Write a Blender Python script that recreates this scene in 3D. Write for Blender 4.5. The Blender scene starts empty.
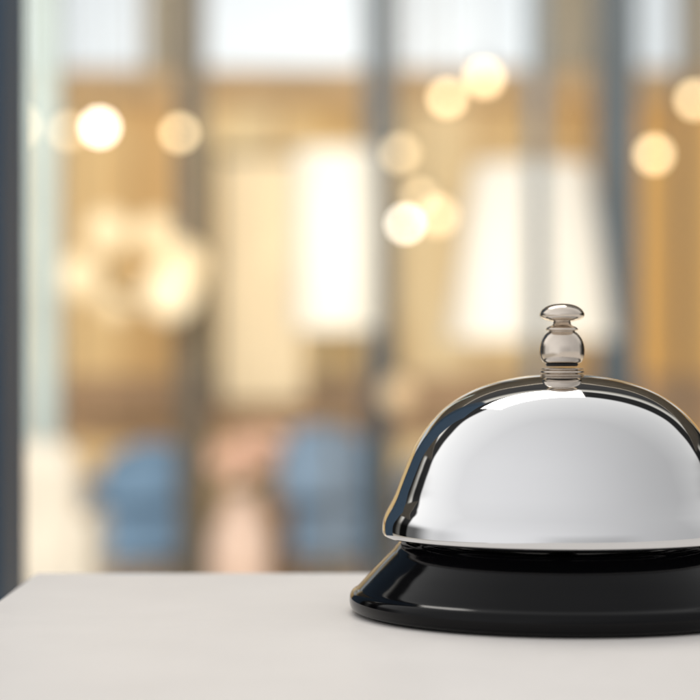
import bpy, bmesh, math, random
from mathutils import Vector
random.seed(4)
scene = bpy.context.scene
COL = scene.collection

def lin(r, g, b):
    def f(c):
        c /= 255.0
        return c/12.92 if c <= 0.04045 else ((c+0.055)/1.055)**2.4
    return (f(r), f(g), f(b), 1.0)

# ------------------------------------------------------------------ materials
def new_mat(name):
    m = bpy.data.materials.new(name); m.use_nodes = True
    return m, m.node_tree, m.node_tree.nodes["Principled BSDF"]

def pmat(name, col, rough=0.5, metal=0.0, var=0.08, scale=8.0, bump=0.0, bscale=60.0, coat=0.0, rvar=0.0, emit=None, estr=0.0, spec=.5):
    m, nt, p = new_mat(name)
    N, L = nt.nodes, nt.links
    tc = N.new("ShaderNodeTexCoord")
    nz = N.new("ShaderNodeTexNoise"); nz.inputs["Scale"].default_value = scale; nz.inputs["Detail"].default_value = 5
    L.new(tc.outputs["Object"], nz.inputs["Vector"])
    rp = N.new("ShaderNodeValToRGB")
    a = tuple(max(0, c*(1-var)) for c in col[:3]) + (1,)
    b = tuple(min(1, c*(1+var)) for c in col[:3]) + (1,)
    rp.color_ramp.elements[0].position = .3; rp.color_ramp.elements[1].position = .7
    rp.color_ramp.elements[0].color = a; rp.color_ramp.elements[1].color = b
    L.new(nz.outputs["Fac"], rp.inputs["Fac"]); L.new(rp.outputs["Color"], p.inputs["Base Color"])
    p.inputs["Roughness"].default_value = rough; p.inputs["Metallic"].default_value = metal
    p.inputs["Specular IOR Level"].default_value = spec
    p.inputs["Coat Weight"].default_value = coat; p.inputs["Coat Roughness"].default_value = .03
    if rvar:
        n2 = N.new("ShaderNodeTexNoise"); n2.inputs["Scale"].default_value = scale*9; n2.inputs["Detail"].default_value = 6
        L.new(tc.outputs["Object"], n2.inputs["Vector"])
        mr = N.new("ShaderNodeMapRange"); mr.inputs["From Min"].default_value = .4; mr.inputs["From Max"].default_value = .8
        mr.inputs["To Min"].default_value = rough; mr.inputs["To Max"].default_value = rough+rvar
        L.new(n2.outputs["Fac"], mr.inputs["Value"]); L.new(mr.outputs["Result"], p.inputs["Roughness"])
    if bump:
        n3 = N.new("ShaderNodeTexNoise"); n3.inputs["Scale"].default_value = bscale; n3.inputs["Detail"].default_value = 4
        L.new(tc.outputs["Object"], n3.inputs["Vector"])
        bp = N.new("ShaderNodeBump"); bp.inputs["Strength"].default_value = bump; bp.inputs["Distance"].default_value = .0005
        L.new(n3.outputs["Fac"], bp.inputs["Height"]); L.new(bp.outputs["Normal"], p.inputs["Normal"])
    if emit:
        p.inputs["Emission Color"].default_value = emit; p.inputs["Emission Strength"].default_value = estr
    return m

M_chrome = pmat("polished_chrome", (.70,.70,.705,1), .02, 1, .015, 30, rvar=.03)
M_nickel = pmat("nickel_plunger", (.66,.585,.505,1), .13, 1, .05, 300, rvar=.06)
M_black = pmat("glossy_black_enamel", (.002,.002,.0025,1), .07, 0, .2, 60, rvar=.05, spec=.16)
M_rubber = pmat("black_rubber", (.012,.012,.012,1), .7)
M_counter = pmat("white_laminate", lin(233,228,223), .42, 0, .02, 40, bump=.14, bscale=900, rvar=.06)
M_counter_body = pmat("counter_body_laminate", lin(190,184,178), .5, 0, .03, 10)
M_slate = pmat("slate_painted_metal", lin(56,80,102), .5, 0, .06, 5, spec=.3)
M_post = pmat("dark_bronze_metal", lin(84,78,68), .5, 0, .08, 5, spec=.3)
M_postslate = pmat("grey_slate_metal", lin(62,72,80), .5, 0, .08, 5, spec=.3)
M_pale = pmat("pale_plaster", lin(138,150,150), .7, 0, .12, 4)
M_wood = pmat("warm_brown_wood", lin(166,132,96), .4, 0, .2, 6)
M_beam = pmat("oak_beam_wood", lin(196,162,114), .5, 0, .12, 5)
M_floor = pmat("lobby_stone_floor", lin(206,198,184), .35, 0, .08, 2)
M_ceil = pmat("ceiling_dark_paint", lin(80,76,70), .8, 0, .1, 2)
M_blue = pmat("blue_upholstery", lin(108,138,168), .8, 0, .3, 5)
M_bluegrey = pmat("grey_blue_upholstery", lin(128,152,178), .8, 0, .3, 5)
M_cream = pmat("cream_upholstery", lin(166,160,150), .8, 0, .10, 8)
M_vase = pmat("pink_ceramic", lin(206,180,164), .35, 0, .06, 14)
M_petal = pmat("pink_petals", lin(226,188,166), .6, 0, .14, 22)
M_leaf = pmat("green_leaves", lin(130,130,90), .6, 0, .2, 22)
M_curtain = pmat("beige_curtain_fabric", lin(232,216,186), .85, 0, .06, 6)
M_cord = pmat("thin_grey_cord", lin(120,108,90), .6)
M_frame = pmat("window_frame_paint", lin(176,166,146), .5, 0, .05, 4)
M_pane = pmat("daylit_frosted_glass", lin(60,60,60), .3, 0, .05, 3, emit=lin(228,237,242), estr=.84)
M_shade = pmat("white_linen_shade", lin(182,178,168), .8, 0, .03, 30, emit=(1,.94,.84,1), estr=.05)
M_shade2 = pmat("cream_linen_shade", lin(182,178,170), .8, 0, .03, 30, emit=(1,.95,.88,1), estr=.07)
def glow(name, col, s, base=(.8,.7,.5,1)): return pmat(name, base, .4, 0, .02, 5, emit=col, estr=s)
G_white = glow("white_bulb_glass", (1,.92,.76,1), 13)
G_warm = glow("warm_bulb_glass", (1,.74,.40,1), 6.3)
G_dim = glow("amber_bulb_glass", (1,.74,.42,1), 2.6)
G_faint = glow("faint_bulb_glass", (1,.70,.38,1), .3, (.6,.45,.28,1))
G_globe = glow("globe_lamp_glass", (1,.80,.50,1), .32, (.62,.50,.32,1))
G_globe2 = glow("bright_globe_lamp_glass", (1,.84,.56,1), .55, (.62,.52,.36,1))

# ------------------------------------------------------------------ builders
def finish(name, bm, mat, parent=None, loc=(0,0,0), smooth=False, bevel=0):
    me = bpy.data.meshes.new(name); bm.normal_update(); bm.to_mesh(me); bm.free()
    ob = bpy.data.objects.new(name, me); COL.objects.link(ob)
    me.materials.append(mat); ob.location = loc
    if parent: ob.parent = parent
    if smooth:
        for p in me.polygons: p.use_smooth = True
    if bevel:
        b = ob.modifiers.new("bevel", "BEVEL"); b.width = bevel; b.segments = 3; b.limit_method = 'ANGLE'
    return ob

def add_box(bm, size, c=(0,0,0), taper=1.0):
    r = bmesh.ops.create_cube(bm, size=1)
    for v in r["verts"]:
        k = taper if v.co.z < 0 else 1
        v.co = Vector((v.co.x*size[0]*k+c[0], v.co.y*size[1]*k+c[1], v.co.z*size[2]+c[2]))

def box(name, size, mat, parent=None, loc=(0,0,0), bevel=0.004, taper=1.0):
    bm = bmesh.new(); add_box(bm, size, taper=taper)
    return finish(name, bm, mat, parent, loc, bevel=bevel)

def lathe(name, prof, mat, parent=None, loc=(0,0,0), seg=64, scale=1.0, dz=0):
    bm = bmesh.new(); rings = []
    for r, z in prof:
        z += dz
        if r < 1e-7: rings.append([bm.verts.new((0,0,z*scale))])
        else: rings.append([bm.verts.new((r*scale*math.cos(2*math.pi*i/seg), r*scale*math.sin(2*math.pi*i/seg), z*scale)) for i in range(seg)])
    for a, b in zip(rings, rings[1:]):
        for i in range(seg):
            j = (i+1) % seg
            if len(a) == 1 and len(b) == 1: continue
            if len(a) == 1: bm.faces.new((a[0], b[i], b[j]))
            elif len(b) == 1: bm.faces.new((a[i], b[0], a[j]))
            else: bm.faces.new((a[i], b[i], b[j], a[j]))
    bmesh.ops.recalc_face_normals(bm, faces=bm.faces)
    return finish(name, bm, mat, parent, loc, smooth=True)

def catmull(pts, n=8):
    out = []
    P = [pts[0]] + list(pts) + [pts[-1]]
    for i in range(1, len(P)-2):
        p0, p1, p2, p3 = P[i-1], P[i], P[i+1], P[i+2]
        for k in range(n):
            t = k/n
            out.append(tuple(max(0, .5*((2*p1[d]) + (-p0[d]+p2[d])*t + (2*p0[d]-5*p1[d]+4*p2[d]-p3[d])*t*t + (-p0[d]+3*p1[d]-3*p2[d]+p3[d])*t**3)) for d in (0,1)))
    out.append(pts[-1]); return out

def thing(name, loc, label, cat, group=None):
    e = bpy.data.objects.new(name, None); e.empty_display_size = .02; COL.objects.link(e); e.location = loc
    e["label"] = label; e["category"] = cat
    if group: e["group"] = group
    return e

FLOOR = -1.0
def far(y): return (y+.381)*1.21-.461

# ------------------------------------------------------------------ the bell
bell = thing("service_bell", (.0425, 0, 0), "shiny chrome reception call bell with black base on white counter", "bell")
mm = .001
base_prof = catmull([(41.2,0.5),(42.2,0.9),(42.6,2.0),(42.6,3.2),(42.2,4.1),(41.6,4.6)],5)[:-1] + \
            catmull([(41.3,4.75),(40.9,5.1),(39.9,6.2),(38.5,7.7),(36.9,9.4),(35.2,11.1),(33.9,12.4),(33.1,13.4),(32.3,14.2),(31.2,14.7)],6) + [(28.6,14.8),(28.2,14.5),(28.0,13.6),(0,13.6)]
lathe("base", [(0,0.5)]+base_prof, M_black, bell, seg=256, scale=mm)["label"] = "flared glossy black enamel base"
lathe("rubber_foot", [(0,0),(40.2,0),(40.6,.25),(40.6,.5),(0,.5)], M_rubber, bell, seg=128, scale=mm)
def st_(p): return [(r, 14.6+(z-14.6)*1.032+.65) for r, z in p]
outer = st_(catmull([(0,46.0),(4,45.87),(8.4,45.42),(12.7,44.55),(17.1,43.15),(21.1,41.1),(24.6,38.4),(27.5,35.1),(29.7,31.6),(31.3,28.0),(32.5,25.0),(33.4,22.7),(34.3,20.9),(35.15,19.4),(35.75,18.0),(36.0,16.7),(36.0,15.5),(35.8,14.95),(35.4,14.7)], 8))
inner = st_(catmull([(34.9,14.7),(34.8,16),(34.3,17.9),(33.0,20.4),(31.9,22.6),(30.1,28.0),(26.2,34.8),(20.2,40.0),(12.3,43.4),(4,44.8),(0,45)], 4))
lathe("dome", outer+inner, M_chrome, bell, seg=384, scale=mm)["label"] = "polished chrome dome with flared lip"
lathe("post", [(0,13.6),(6,13.6),(6,14.1),(3,14.5),(2.5,15),(2.5,46.2),(0,46.2)], M_nickel, bell, seg=48, scale=mm)
PU = 1.75
pl = lathe("plunger", catmull([(3.3,48.1),(3.9,48.4),(4.35,49.3),(4.5,50.5),(4.4,51.7),(4.05,52.8),(3.5,53.7),(2.9,54.3)],8)
      + [(2.6,54.4),(2.6,54.6),(3.1,54.7),(3.2,54.95),(3.05,55.2),(2.6,55.45),(2.0,55.65),(1.75,56.0),(1.7,57.6),(0,57.6)], M_nickel, bell, seg=96, scale=mm, dz=PU)
lathe("button_cap", catmull([(1.8,56.8),(2.3,56.95),(3.1,57.1),(3.8,57.35),(4.3,57.75),(4.45,58.2),(4.35,58.7),(3.8,59.4),(2.8,60.0),(1.5,60.35),(0,60.45)],5), M_nickel, pl, seg=96, scale=mm, dz=PU-.4)
thr = [(0,45.0),(4.3,45.0)]
z = 45.0
while z < 47.0:
    thr += [(4.15,z),(4.45,z+.16),(4.45,z+.34),(4.15,z+.5),(3.2,z+.54),(3.2,z+.70)]; z += .72
thr += [(4.1,z),(4.4,z+.1),(4.3,z+.2),(3.2,z+.25),(2.8,z+.3)]
lathe("threaded_collar", thr, M_nickel, bell, seg=96, scale=mm, dz=PU-.3)
lathe("groove_shade_ring", [(0,47.5),(3.0,47.5),(3.2,47.75),(3.2,48.0),(3.0,48.2),(0,48.2)], M_rubber, bell, seg=64, scale=mm, dz=PU)  # dark ring added to stand in for shade in the groove under the plunger

# ------------------------------------------------------------------ counter
ct = thing("reception_counter", (0,0,FLOOR), "smooth white laminate reception counter with square corner", "counter")
x0, x1, y0, y1 = -.0735, 1.3, -.80, .0767
box("countertop", (x1-x0, y1-y0, .03), M_counter, ct, ((x0+x1)/2, (y0+y1)/2, -.015-FLOOR), bevel=.0006)
box("counter_body", (x1-x0-.06, y1-y0-.06, -FLOOR-.031), M_counter_body, ct, ((x0+x1)/2+.01, (y0+y1)/2-.01, (-FLOOR-.031)/2), bevel=.002)

npost = thing("partition_post", (-.1755,.33,FLOOR), "slate blue painted metal post beside counter", "post")
box("post_shaft", (.12,.06,1.34), M_slate, npost, (0,0,.69), bevel=.003)
box("base_plate", (.16,.10,.02), M_slate, npost, (0,0,.0115), bevel=.002)

# ------------------------------------------------------------------ setting
def sheet(name, sx, sy, loc, mat, kind="structure"):
    bm = bmesh.new(); bmesh.ops.create_grid(bm, x_segments=8, y_segments=8, size=.5)
    for v in bm.verts: v.co = Vector((v.co.x*sx, v.co.y*sy, 0))
    o = finish(name, bm, mat, None, loc); o["kind"] = kind; return o
sheet("floor", 14, 18, (0, 4, FLOOR-.001), M_floor)["label"] = "pale beige stone lobby floor"
WY = far(9.1)
cl = box("ceiling", (12, 6.4, .1), M_ceil, None, (0, WY-3.3, 2.70), 0); cl["kind"] = "structure"

m, nt, p = new_mat("warm_panelled_wall"); N, L = nt.nodes, nt.links
tc = N.new("ShaderNodeTexCoord"); sp = N.new("ShaderNodeSeparateXYZ"); L.new(tc.outputs["Object"], sp.inputs[0])
mr = N.new("ShaderNodeMapRange"); mr.inputs["From Min"].default_value = -2; mr.inputs["From Max"].default_value = 2
nzz = N.new("ShaderNodeTexNoise"); nzz.inputs["Scale"].default_value = 1.6; L.new(tc.outputs["Object"], nzz.inputs["Vector"])
ad = N.new("ShaderNodeMath"); ad.operation = 'MULTIPLY_ADD'; ad.inputs[1].default_value = .8; L.new(nzz.outputs["Fac"], ad.inputs[0])
of = N.new("ShaderNodeMath"); of.operation = 'SUBTRACT'; of.inputs[1].default_value = .24; L.new(sp.outputs["X"], of.inputs[0])
L.new(of.outputs[0], ad.inputs[2]); L.new(ad.outputs[0], mr.inputs["Value"])
rp = N.new("ShaderNodeValToRGB"); els = rp.color_ramp.elements
stops = [(.06,(215,190,140)),(.22,(236,204,148)),(.30,(216,174,114)),(.36,(240,208,150)),(.42,(240,220,176)),(.50,(230,196,136)),(.57,(206,172,118)),(.64,(238,216,172)),(.74,(226,194,140)),(.80,(204,166,108)),(.86,(226,176,100)),(.98,(216,172,104))]
els[0].position = stops[0][0]; els[0].color = lin(*stops[0][1]); els[1].position = stops[-1][0]; els[1].color = lin(*stops[-1][1])
for s in stops[1:-1]:
    e = els.new(s[0]); e.color = lin(*s[1])
L.new(mr.outputs["Result"], rp.inputs["Fac"]); L.new(rp.outputs["Color"], p.inputs["Base Color"]); p.inputs["Roughness"].default_value = .7
wall = thing("lobby_wall", (0, WY, FLOOR), "warm tan panelled lobby wall with high windows", "wall")
bm = bmesh.new()
add_box(bm, (10,.2,1.05+1.30), (0,.1,(1.05+1.30)/2))
add_box(bm, (10,.2,.3), (0,.1,3.50))
finish("panelling", bm, m, wall)
box("upper_wall", (10,.05,1.0), M_frame, wall, (0,.19,2.852), 0)
box("wainscot", (10,.03,.30), M_wood, wall, (0,-.016,.72), .004)
for i in range(-9, 10):
    box("panel_batten", (.03,.02,1.30), M_beam, wall, (i*.5+.13,-.011,1.54), .003)
box("beam", (10,.12,.15), M_beam, wall, (0,-.061,2.30), .004)
for cx, w in [(-1.36,.66),(-.32,.80),(.53,.72),(1.50,.40),(2.4,.7),(-2.4,.8),(-3.4,.8),(3.4,.8)]:
    fr = box("window_frame", (w+.10,.1,.99), M_frame, wall, (cx,.1,2.853), .003)
    box("window_pane", (w,.02,.88), M_pane, fr, (0,-.062,0), 0)

for x, y, w, mt, lb in [(-.590,6.7,.105,M_post,"slim dark bronze metal column in lobby"),(.105,6.6,.105,M_postslate,"slim slate grey metal column in lobby"),
                    (.53,5.0,.046,M_postslate,"slim slate grey metal column beside lamp"),(1.02,6.9,.155,M_postslate,"broad slate grey metal column beside lamp"),(1.34,7.3,.05,M_post,"slim dark bronze metal column in lobby")]:
    c = thing("column", (x,far(y),FLOOR), lb, "column", "slim metal columns across the lobby")
    box("shaft", (w,w*.7,3.62), mt, c, (0,0,1.82), .004)
    box("foot_plate", (w+.06,w+.06,.02), mt, c, (0,0,.011), .003)
c = thing("pillar", (-.915,far(5.3),FLOOR), "pale plastered pillar standing on lobby floor", "pillar")
box("shaft", (.09,.13,3.4), M_pale, c, (0,0,1.75), .01)
box("plinth", (.15,.19,.08), M_pale, c, (0,0,.041), .01)

cu = thing("curtain", (-.36,far(7.5),FLOOR), "long beige curtain hanging in soft folds", "curtain")
bm = bmesh.new(); n = 60; pv = None
for i in range(n+1):
    x = -.17 + .34*i/n; y = .012*math.sin(i*.8)
    a = bm.verts.new((x,y,.80)); b = bm.verts.new((x*.96,y,1.80))
    if pv: bm.faces.new((pv[0],a,b,pv[1]))
    pv = (a,b)
finish("fabric", bm, M_curtain, cu, smooth=True)
lathe("curtain_rod", [(0,-.2),(.012,-.2),(.012,.2),(0,.2)], M_post, cu, (0,0,1.82), 24).rotation_euler = (0, math.pi/2, 0)
box("sill_board", (.40,.12,.03), M_wood, cu, (0,0,.73), .004)
box("curtain_bracket", (.03,.03,1.12), M_post, cu, (-.195,.05,1.31), .002)
box("sill_support", (.30,.06,.71), M_wood, cu, (0,0,.357), .004)

def floor_lamp(x, y, zb, zt, rb, rt, mat, label):
    e = thing("floor_lamp", (x,far(y),FLOOR), label, "lamp", "standing lamps in the lobby")
    b, t = zb+1.05, zt+1.05
    lathe("lamp_shade", [(rb,b),(rt,t),(rt-.004,t),(rb-.004,b),(rb,b)], mat, e, seg=64)
    lathe("stand", [(0,0),(.14,0),(.14,.02),(.03,.035),(.011,.06),(.011,t-.06),(0,t-.06)], M_post, e, seg=32)
    lathe("bulb", [(0,t-.26),(.03,t-.23),(.035,t-.19),(.02,t-.14),(0,t-.12)], G_globe, e, seg=24)
floor_lamp(-.045,5.3,.03,.57,.130,.123,M_shade,"floor lamp with tall white linen drum shade")
floor_lamp(.545,5.35,0.0,.53,.255,.175,M_shade2,"floor lamp with white tapered linen shade")

def pendant(x, y, z, r, mat, label):
    e = thing("pendant_lamp", (x,y,2.65), label, "lamp", "small glowing pendant lamps in the lobby")
    zz = z-2.6
    lathe("cord", [(0,0),(.05,0),(.05,-.02),(.004,-.03),(.004,zz+r+.04),(0,zz+r+.04)], M_cord, e, seg=12)
    lathe("socket", [(0,zz+r+.05),(.012,zz+r+.05),(.014,zz+r*.85),(0,zz+r*.85)], M_post, e, seg=16)
    pr = [(r*math.sin(math.pi*k/12), zz - r*math.cos(math.pi*k/12)) for k in range(13)]
    pr[0] = (0,zz-r); pr[-1] = (0,zz+r)
    lathe("bulb", pr, mat, e, seg=24)
LB = {"white_bulb_glass":"bright white pendant bulb on thin cord","warm_bulb_glass":"warm yellow pendant bulb on thin cord","faint_bulb_glass":"large soft glass globe pendant on cord"}
for x,z,g,r in [(-.892,.760,G_white,.024),(-.606,.738,G_warm,.021),(.348,.867,G_warm,.024),(.478,.935,G_warm,.027),(.178,.665,G_dim,.026),
              (1.088,.665,G_warm,.025),(1.245,.868,G_warm,.024),(.200,.420,G_white,.018),(.317,.448,G_dim,.032),(-1.165,.766,G_dim,.026),(-1.01,.750,G_dim,.022),
              (.25,.51,G_dim,.022),(.17,-.19,G_faint,.06)]:
    pendant(x, far(6.45+random.uniform(-.08,.04)), z, r, g, LB.get(g.name,"dim amber pendant bulb on thin cord"))

ch = thing("chandelier", (-.765,far(6.4),2.65), "ring chandelier of warm glowing glass globes", "chandelier")
lathe("cord", [(0,0),(.06,0),(.06,-.02),(.006,-.03),(.006,-2.26),(0,-2.26)], M_cord, ch, seg=16)
ring = []
for k in range(25):
    a = 2*math.pi*k/24
    ring.append((.12+.012*math.cos(a), .012*math.sin(a)))
ho = lathe("hoop", ring, M_post, ch, (0,0,-2.34), 48); ho.rotation_euler = (math.radians(75),0,0)
for dx,dz,r,g in [(-.19,-.04,.085,G_globe),(-.09,.12,.08,G_globe),(.06,.12,.075,G_globe),(.16,.0,.095,G_globe),(.12,-.09,.10,G_globe2),(-.07,-.13,.055,G_globe)]:
    pr = [(r*math.sin(math.pi*j/12), -r*math.cos(math.pi*j/12)) for j in range(13)]; pr[0]=(0,-r); pr[-1]=(0,r)
    lathe("globe", pr, g, ch, (dx, random.uniform(-.12,.05), -2.34+dz), 32)

tb = thing("long_table", (-.40,far(7.75),FLOOR), "long brown wooden table with slim legs", "table")
box("tabletop", (1.9,.7,.05), M_wood, tb, (0,0,.735), .008)
box("apron", (1.8,.6,.07), M_wood, tb, (0,0,.674), .004)
for sx in (-.88,.88):
    for sy in (-.28,.28):
        box("leg", (.06,.06,.638), M_wood, tb, (sx,sy,.319), .004, taper=.7)

def chair(x, y, mat, label, w=.38, top=.98, rot=0):
    e = thing("upholstered_chair", (x,far(y),FLOOR), label, "chair", "upholstered chairs around the table")
    e.rotation_euler = (0,0,rot)
    box("seat", (w,.42,.09), mat, e, (0,.1,.45), .03)
    bm = bmesh.new(); add_box(bm, (w,.06,top-.42)); bmesh.ops.subdivide_edges(bm, edges=bm.edges, cuts=6, use_grid_fill=True)
    for v in bm.verts:
        v.co.y += -.42*v.co.x**2
        if v.co.z > 0: v.co.z -= 2.0*v.co.x**2*(v.co.z/(top-.42))*2
    finish("backrest", bm, mat, e, (0,-.13,.42+(top-.42)/2), True, .02)
    box("skirt", (w-.03,.38,.22), mat, e, (0,.1,.295), .02)
    for sx in (-w/2+.04,w/2-.04):
        for sy in (-.06,.26):
            box("leg", (.035,.035,.185), M_wood, e, (sx,sy,.0925), .003, taper=.7)
chair(-.80,7.1,M_blue,"blue upholstered chair beside long wooden table",.40,top=.66,rot=.3)
chair(-.07,7.15,M_bluegrey,"pale blue upholstered chair beside wooden table",.34,top=.72,rot=-.3)
chair(.34,7.25,M_bluegrey,"pale blue upholstered chair beside wooden table",.28,.58)
def armchair(x, y):
    e = thing("armchair", (x,far(y),FLOOR), "cream upholstered armchair with rounded back", "armchair")
    box("seat", (.26,.40,.16), M_cream, e, (0,.05,.36), .04)
    box("backrest", (.24,.12,.56), M_cream, e, (0,-.16,.49), .059)
    for s in (-.13,.13):
        box("armrest", (.06,.42,.30), M_cream, e, (s,.02,.42), .028)
    for sx in (-.10,.10):
        for sy in (-.1,.2):
            box("leg", (.035,.035,.28), M_wood, e, (sx,sy,.14), .003, taper=.7)
armchair(-.865,5.0)

fv = thing("flower_vase", (-.40,far(6.6),FLOOR), "tall pink ceramic floor vase with pale pink bouquet", "vase")
lathe("vase_body", catmull([(0.0,0.0),(.08,0),(.105,.10),(.12,.26),(.105,.36),(.065,.43),(.075,.49)],6)+[(.065,.49),(.055,.44),(0,.42)], M_vase, fv, seg=48)
bm = bmesh.new()
for k in range(120):
    d = Vector((random.gauss(0,1),random.gauss(0,1),random.gauss(0,1))).normalized()*random.random()**.4
    mtx = bmesh.ops.create_icosphere(bm, subdivisions=1, radius=random.uniform(.018,.034))
    for v in mtx["verts"]: v.co = Vector((v.co.x+d.x*.125+.07*d.z+.01, v.co.y+d.y*.13, v.co.z*.75+.61+d.z*.105))
finish("blossoms", bm, M_petal, fv, smooth=True)
bm = bmesh.new()
for k in range(30):
    a = random.uniform(0,2*math.pi); t = random.uniform(.05,.11)
    v1 = bm.verts.new((0.01*math.cos(a),.01*math.sin(a),.44)); v2 = bm.verts.new((t*math.cos(a-.12),t*math.sin(a-.12),.54))
    v3 = bm.verts.new((t*1.3*math.cos(a),t*1.3*math.sin(a),.58)); v4 = bm.verts.new((t*math.cos(a+.12),t*math.sin(a+.12),.55))
    bm.faces.new((v1,v2,v3,v4))
finish("leaves", bm, M_leaf, fv)

# ------------------------------------------------------------------ lamps
def area(name, loc, target, sx, sy, power, col):
    l = bpy.data.lights.new(name, 'AREA'); l.shape = 'RECTANGLE'; l.size = sx; l.size_y = sy; l.energy = power; l.color = col
    o = bpy.data.objects.new(name, l); COL.objects.link(o); o.location = loc
    o.rotation_euler = (Vector(target)-Vector(loc)).to_track_quat('-Z','Y').to_euler(); return o
area("lobby_fill_light", (0,2.0,2.5), (0,10.4,.2), 4, 1.2, 620, (1,.94,.83))  # added unseen fill lamp, brightens the lobby background
area("counter_fill_light", (-.3,1.7,2.4), (0,0,0), 1.6, .7, 28, (1,.96,.90))  # added fill lamp above the frame, lifts the counter brightness from behind

# ------------------------------------------------------------------ world light
w = bpy.data.worlds.new("World"); scene.world = w; w.use_nodes = True
nt = w.node_tree; N, L = nt.nodes, nt.links
bg = N["Background"]
def math_(op, a, b=None, c=None):
    n = N.new("ShaderNodeMath"); n.operation = op
    for i, v in enumerate((a,b,c)):
        if v is None: continue
        if isinstance(v, (int,float)): n.inputs[i].default_value = v
        else: L.new(v, n.inputs[i])
    return n.outputs[0]
def smooth(v, a, b, t0=0, t1=1):
    n = N.new("ShaderNodeMapRange"); n.interpolation_type = 'SMOOTHSTEP'
    n.inputs["From Min"].default_value = a; n.inputs["From Max"].default_value = b
    n.inputs["To Min"].default_value = t0; n.inputs["To Max"].default_value = t1
    L.new(v, n.inputs["Value"]); return n.outputs["Result"]
tc = N.new("ShaderNodeTexCoord"); sp = N.new("ShaderNodeSeparateXYZ"); L.new(tc.outputs["Generated"], sp.inputs[0])
X, Y, Z = sp.outputs
nz = N.new("ShaderNodeTexNoise"); nz.inputs["Scale"].default_value = 1.3; nz.inputs["Detail"].default_value = 1.5; L.new(tc.outputs["Generated"], nz.inputs["Vector"])
v = math_('MULTIPLY_ADD', nz.outputs["Fac"], .12, Y)
v = math_('MULTIPLY_ADD', v, .5, .5)
rp = N.new("ShaderNodeValToRGB"); els = rp.color_ramp.elements
st = [(0,(.86,.86,.87)),(.25,(.80,.80,.81)),(.50,(.77,.77,.775)),(.70,(.95,.95,.945)),(.785,(1.06,1.055,1.04)),(.80,(.03,.03,.03)),(.855,(.03,.03,.03)),(.87,(.95,.92,.85)),(.885,(.6,.57,.5)),(.90,(.06,.06,.06)),(1,(.08,.075,.07))]
els[0].position=0; els[0].color=st[0][1]+(1,); els[1].position=1; els[1].color=st[-1][1]+(1,)
for a,c in st[1:-1]:
    e = els.new(a); e.color = c+(1,)
L.new(v, rp.inputs["Fac"])
az = math_('ARCTAN2', X, math_('MULTIPLY', Y, -1))
stripe = smooth(math_('SINE', math_('MULTIPLY_ADD', az, 3.1, .9)), -.7, .9)
low = smooth(math_('ABSOLUTE', Z), .05, .42, 1, 0)
dark = math_('MULTIPLY_ADD', math_('MULTIPLY', stripe, low), -.25, 1)
low2 = smooth(math_('ABSOLUTE', Z), .14, .36, 1, 0)
dark2 = math_('MULTIPLY_ADD', math_('MULTIPLY', smooth(Y, .05, .40), low2), -.85, 1)
side = math_('MULTIPLY_ADD', X, -.32, 1.06)
L.new(math_('MULTIPLY', math_('MULTIPLY', side, dark), dark2), bg.inputs["Strength"])
L.new(rp.outputs["Color"], bg.inputs["Color"])

# ------------------------------------------------------------------ camera
cam = bpy.data.cameras.new("camera"); co = bpy.data.objects.new("camera", cam); COL.objects.link(co)
co.location = (0,-.461,.0547); co.rotation_euler = (math.radians(90),0,0)
cam.sensor_width = 36; cam.lens = 2300/700*36; cam.shift_y = -11/700
cam.clip_start = .01; cam.clip_end = 60
cam.dof.use_dof = True; cam.dof.focus_distance = .445; cam.dof.aperture_fstop = 118.3/8.8
scene.camera = co
scene.view_settings.view_transform = 'Standard'; scene.view_settings.look = 'None'
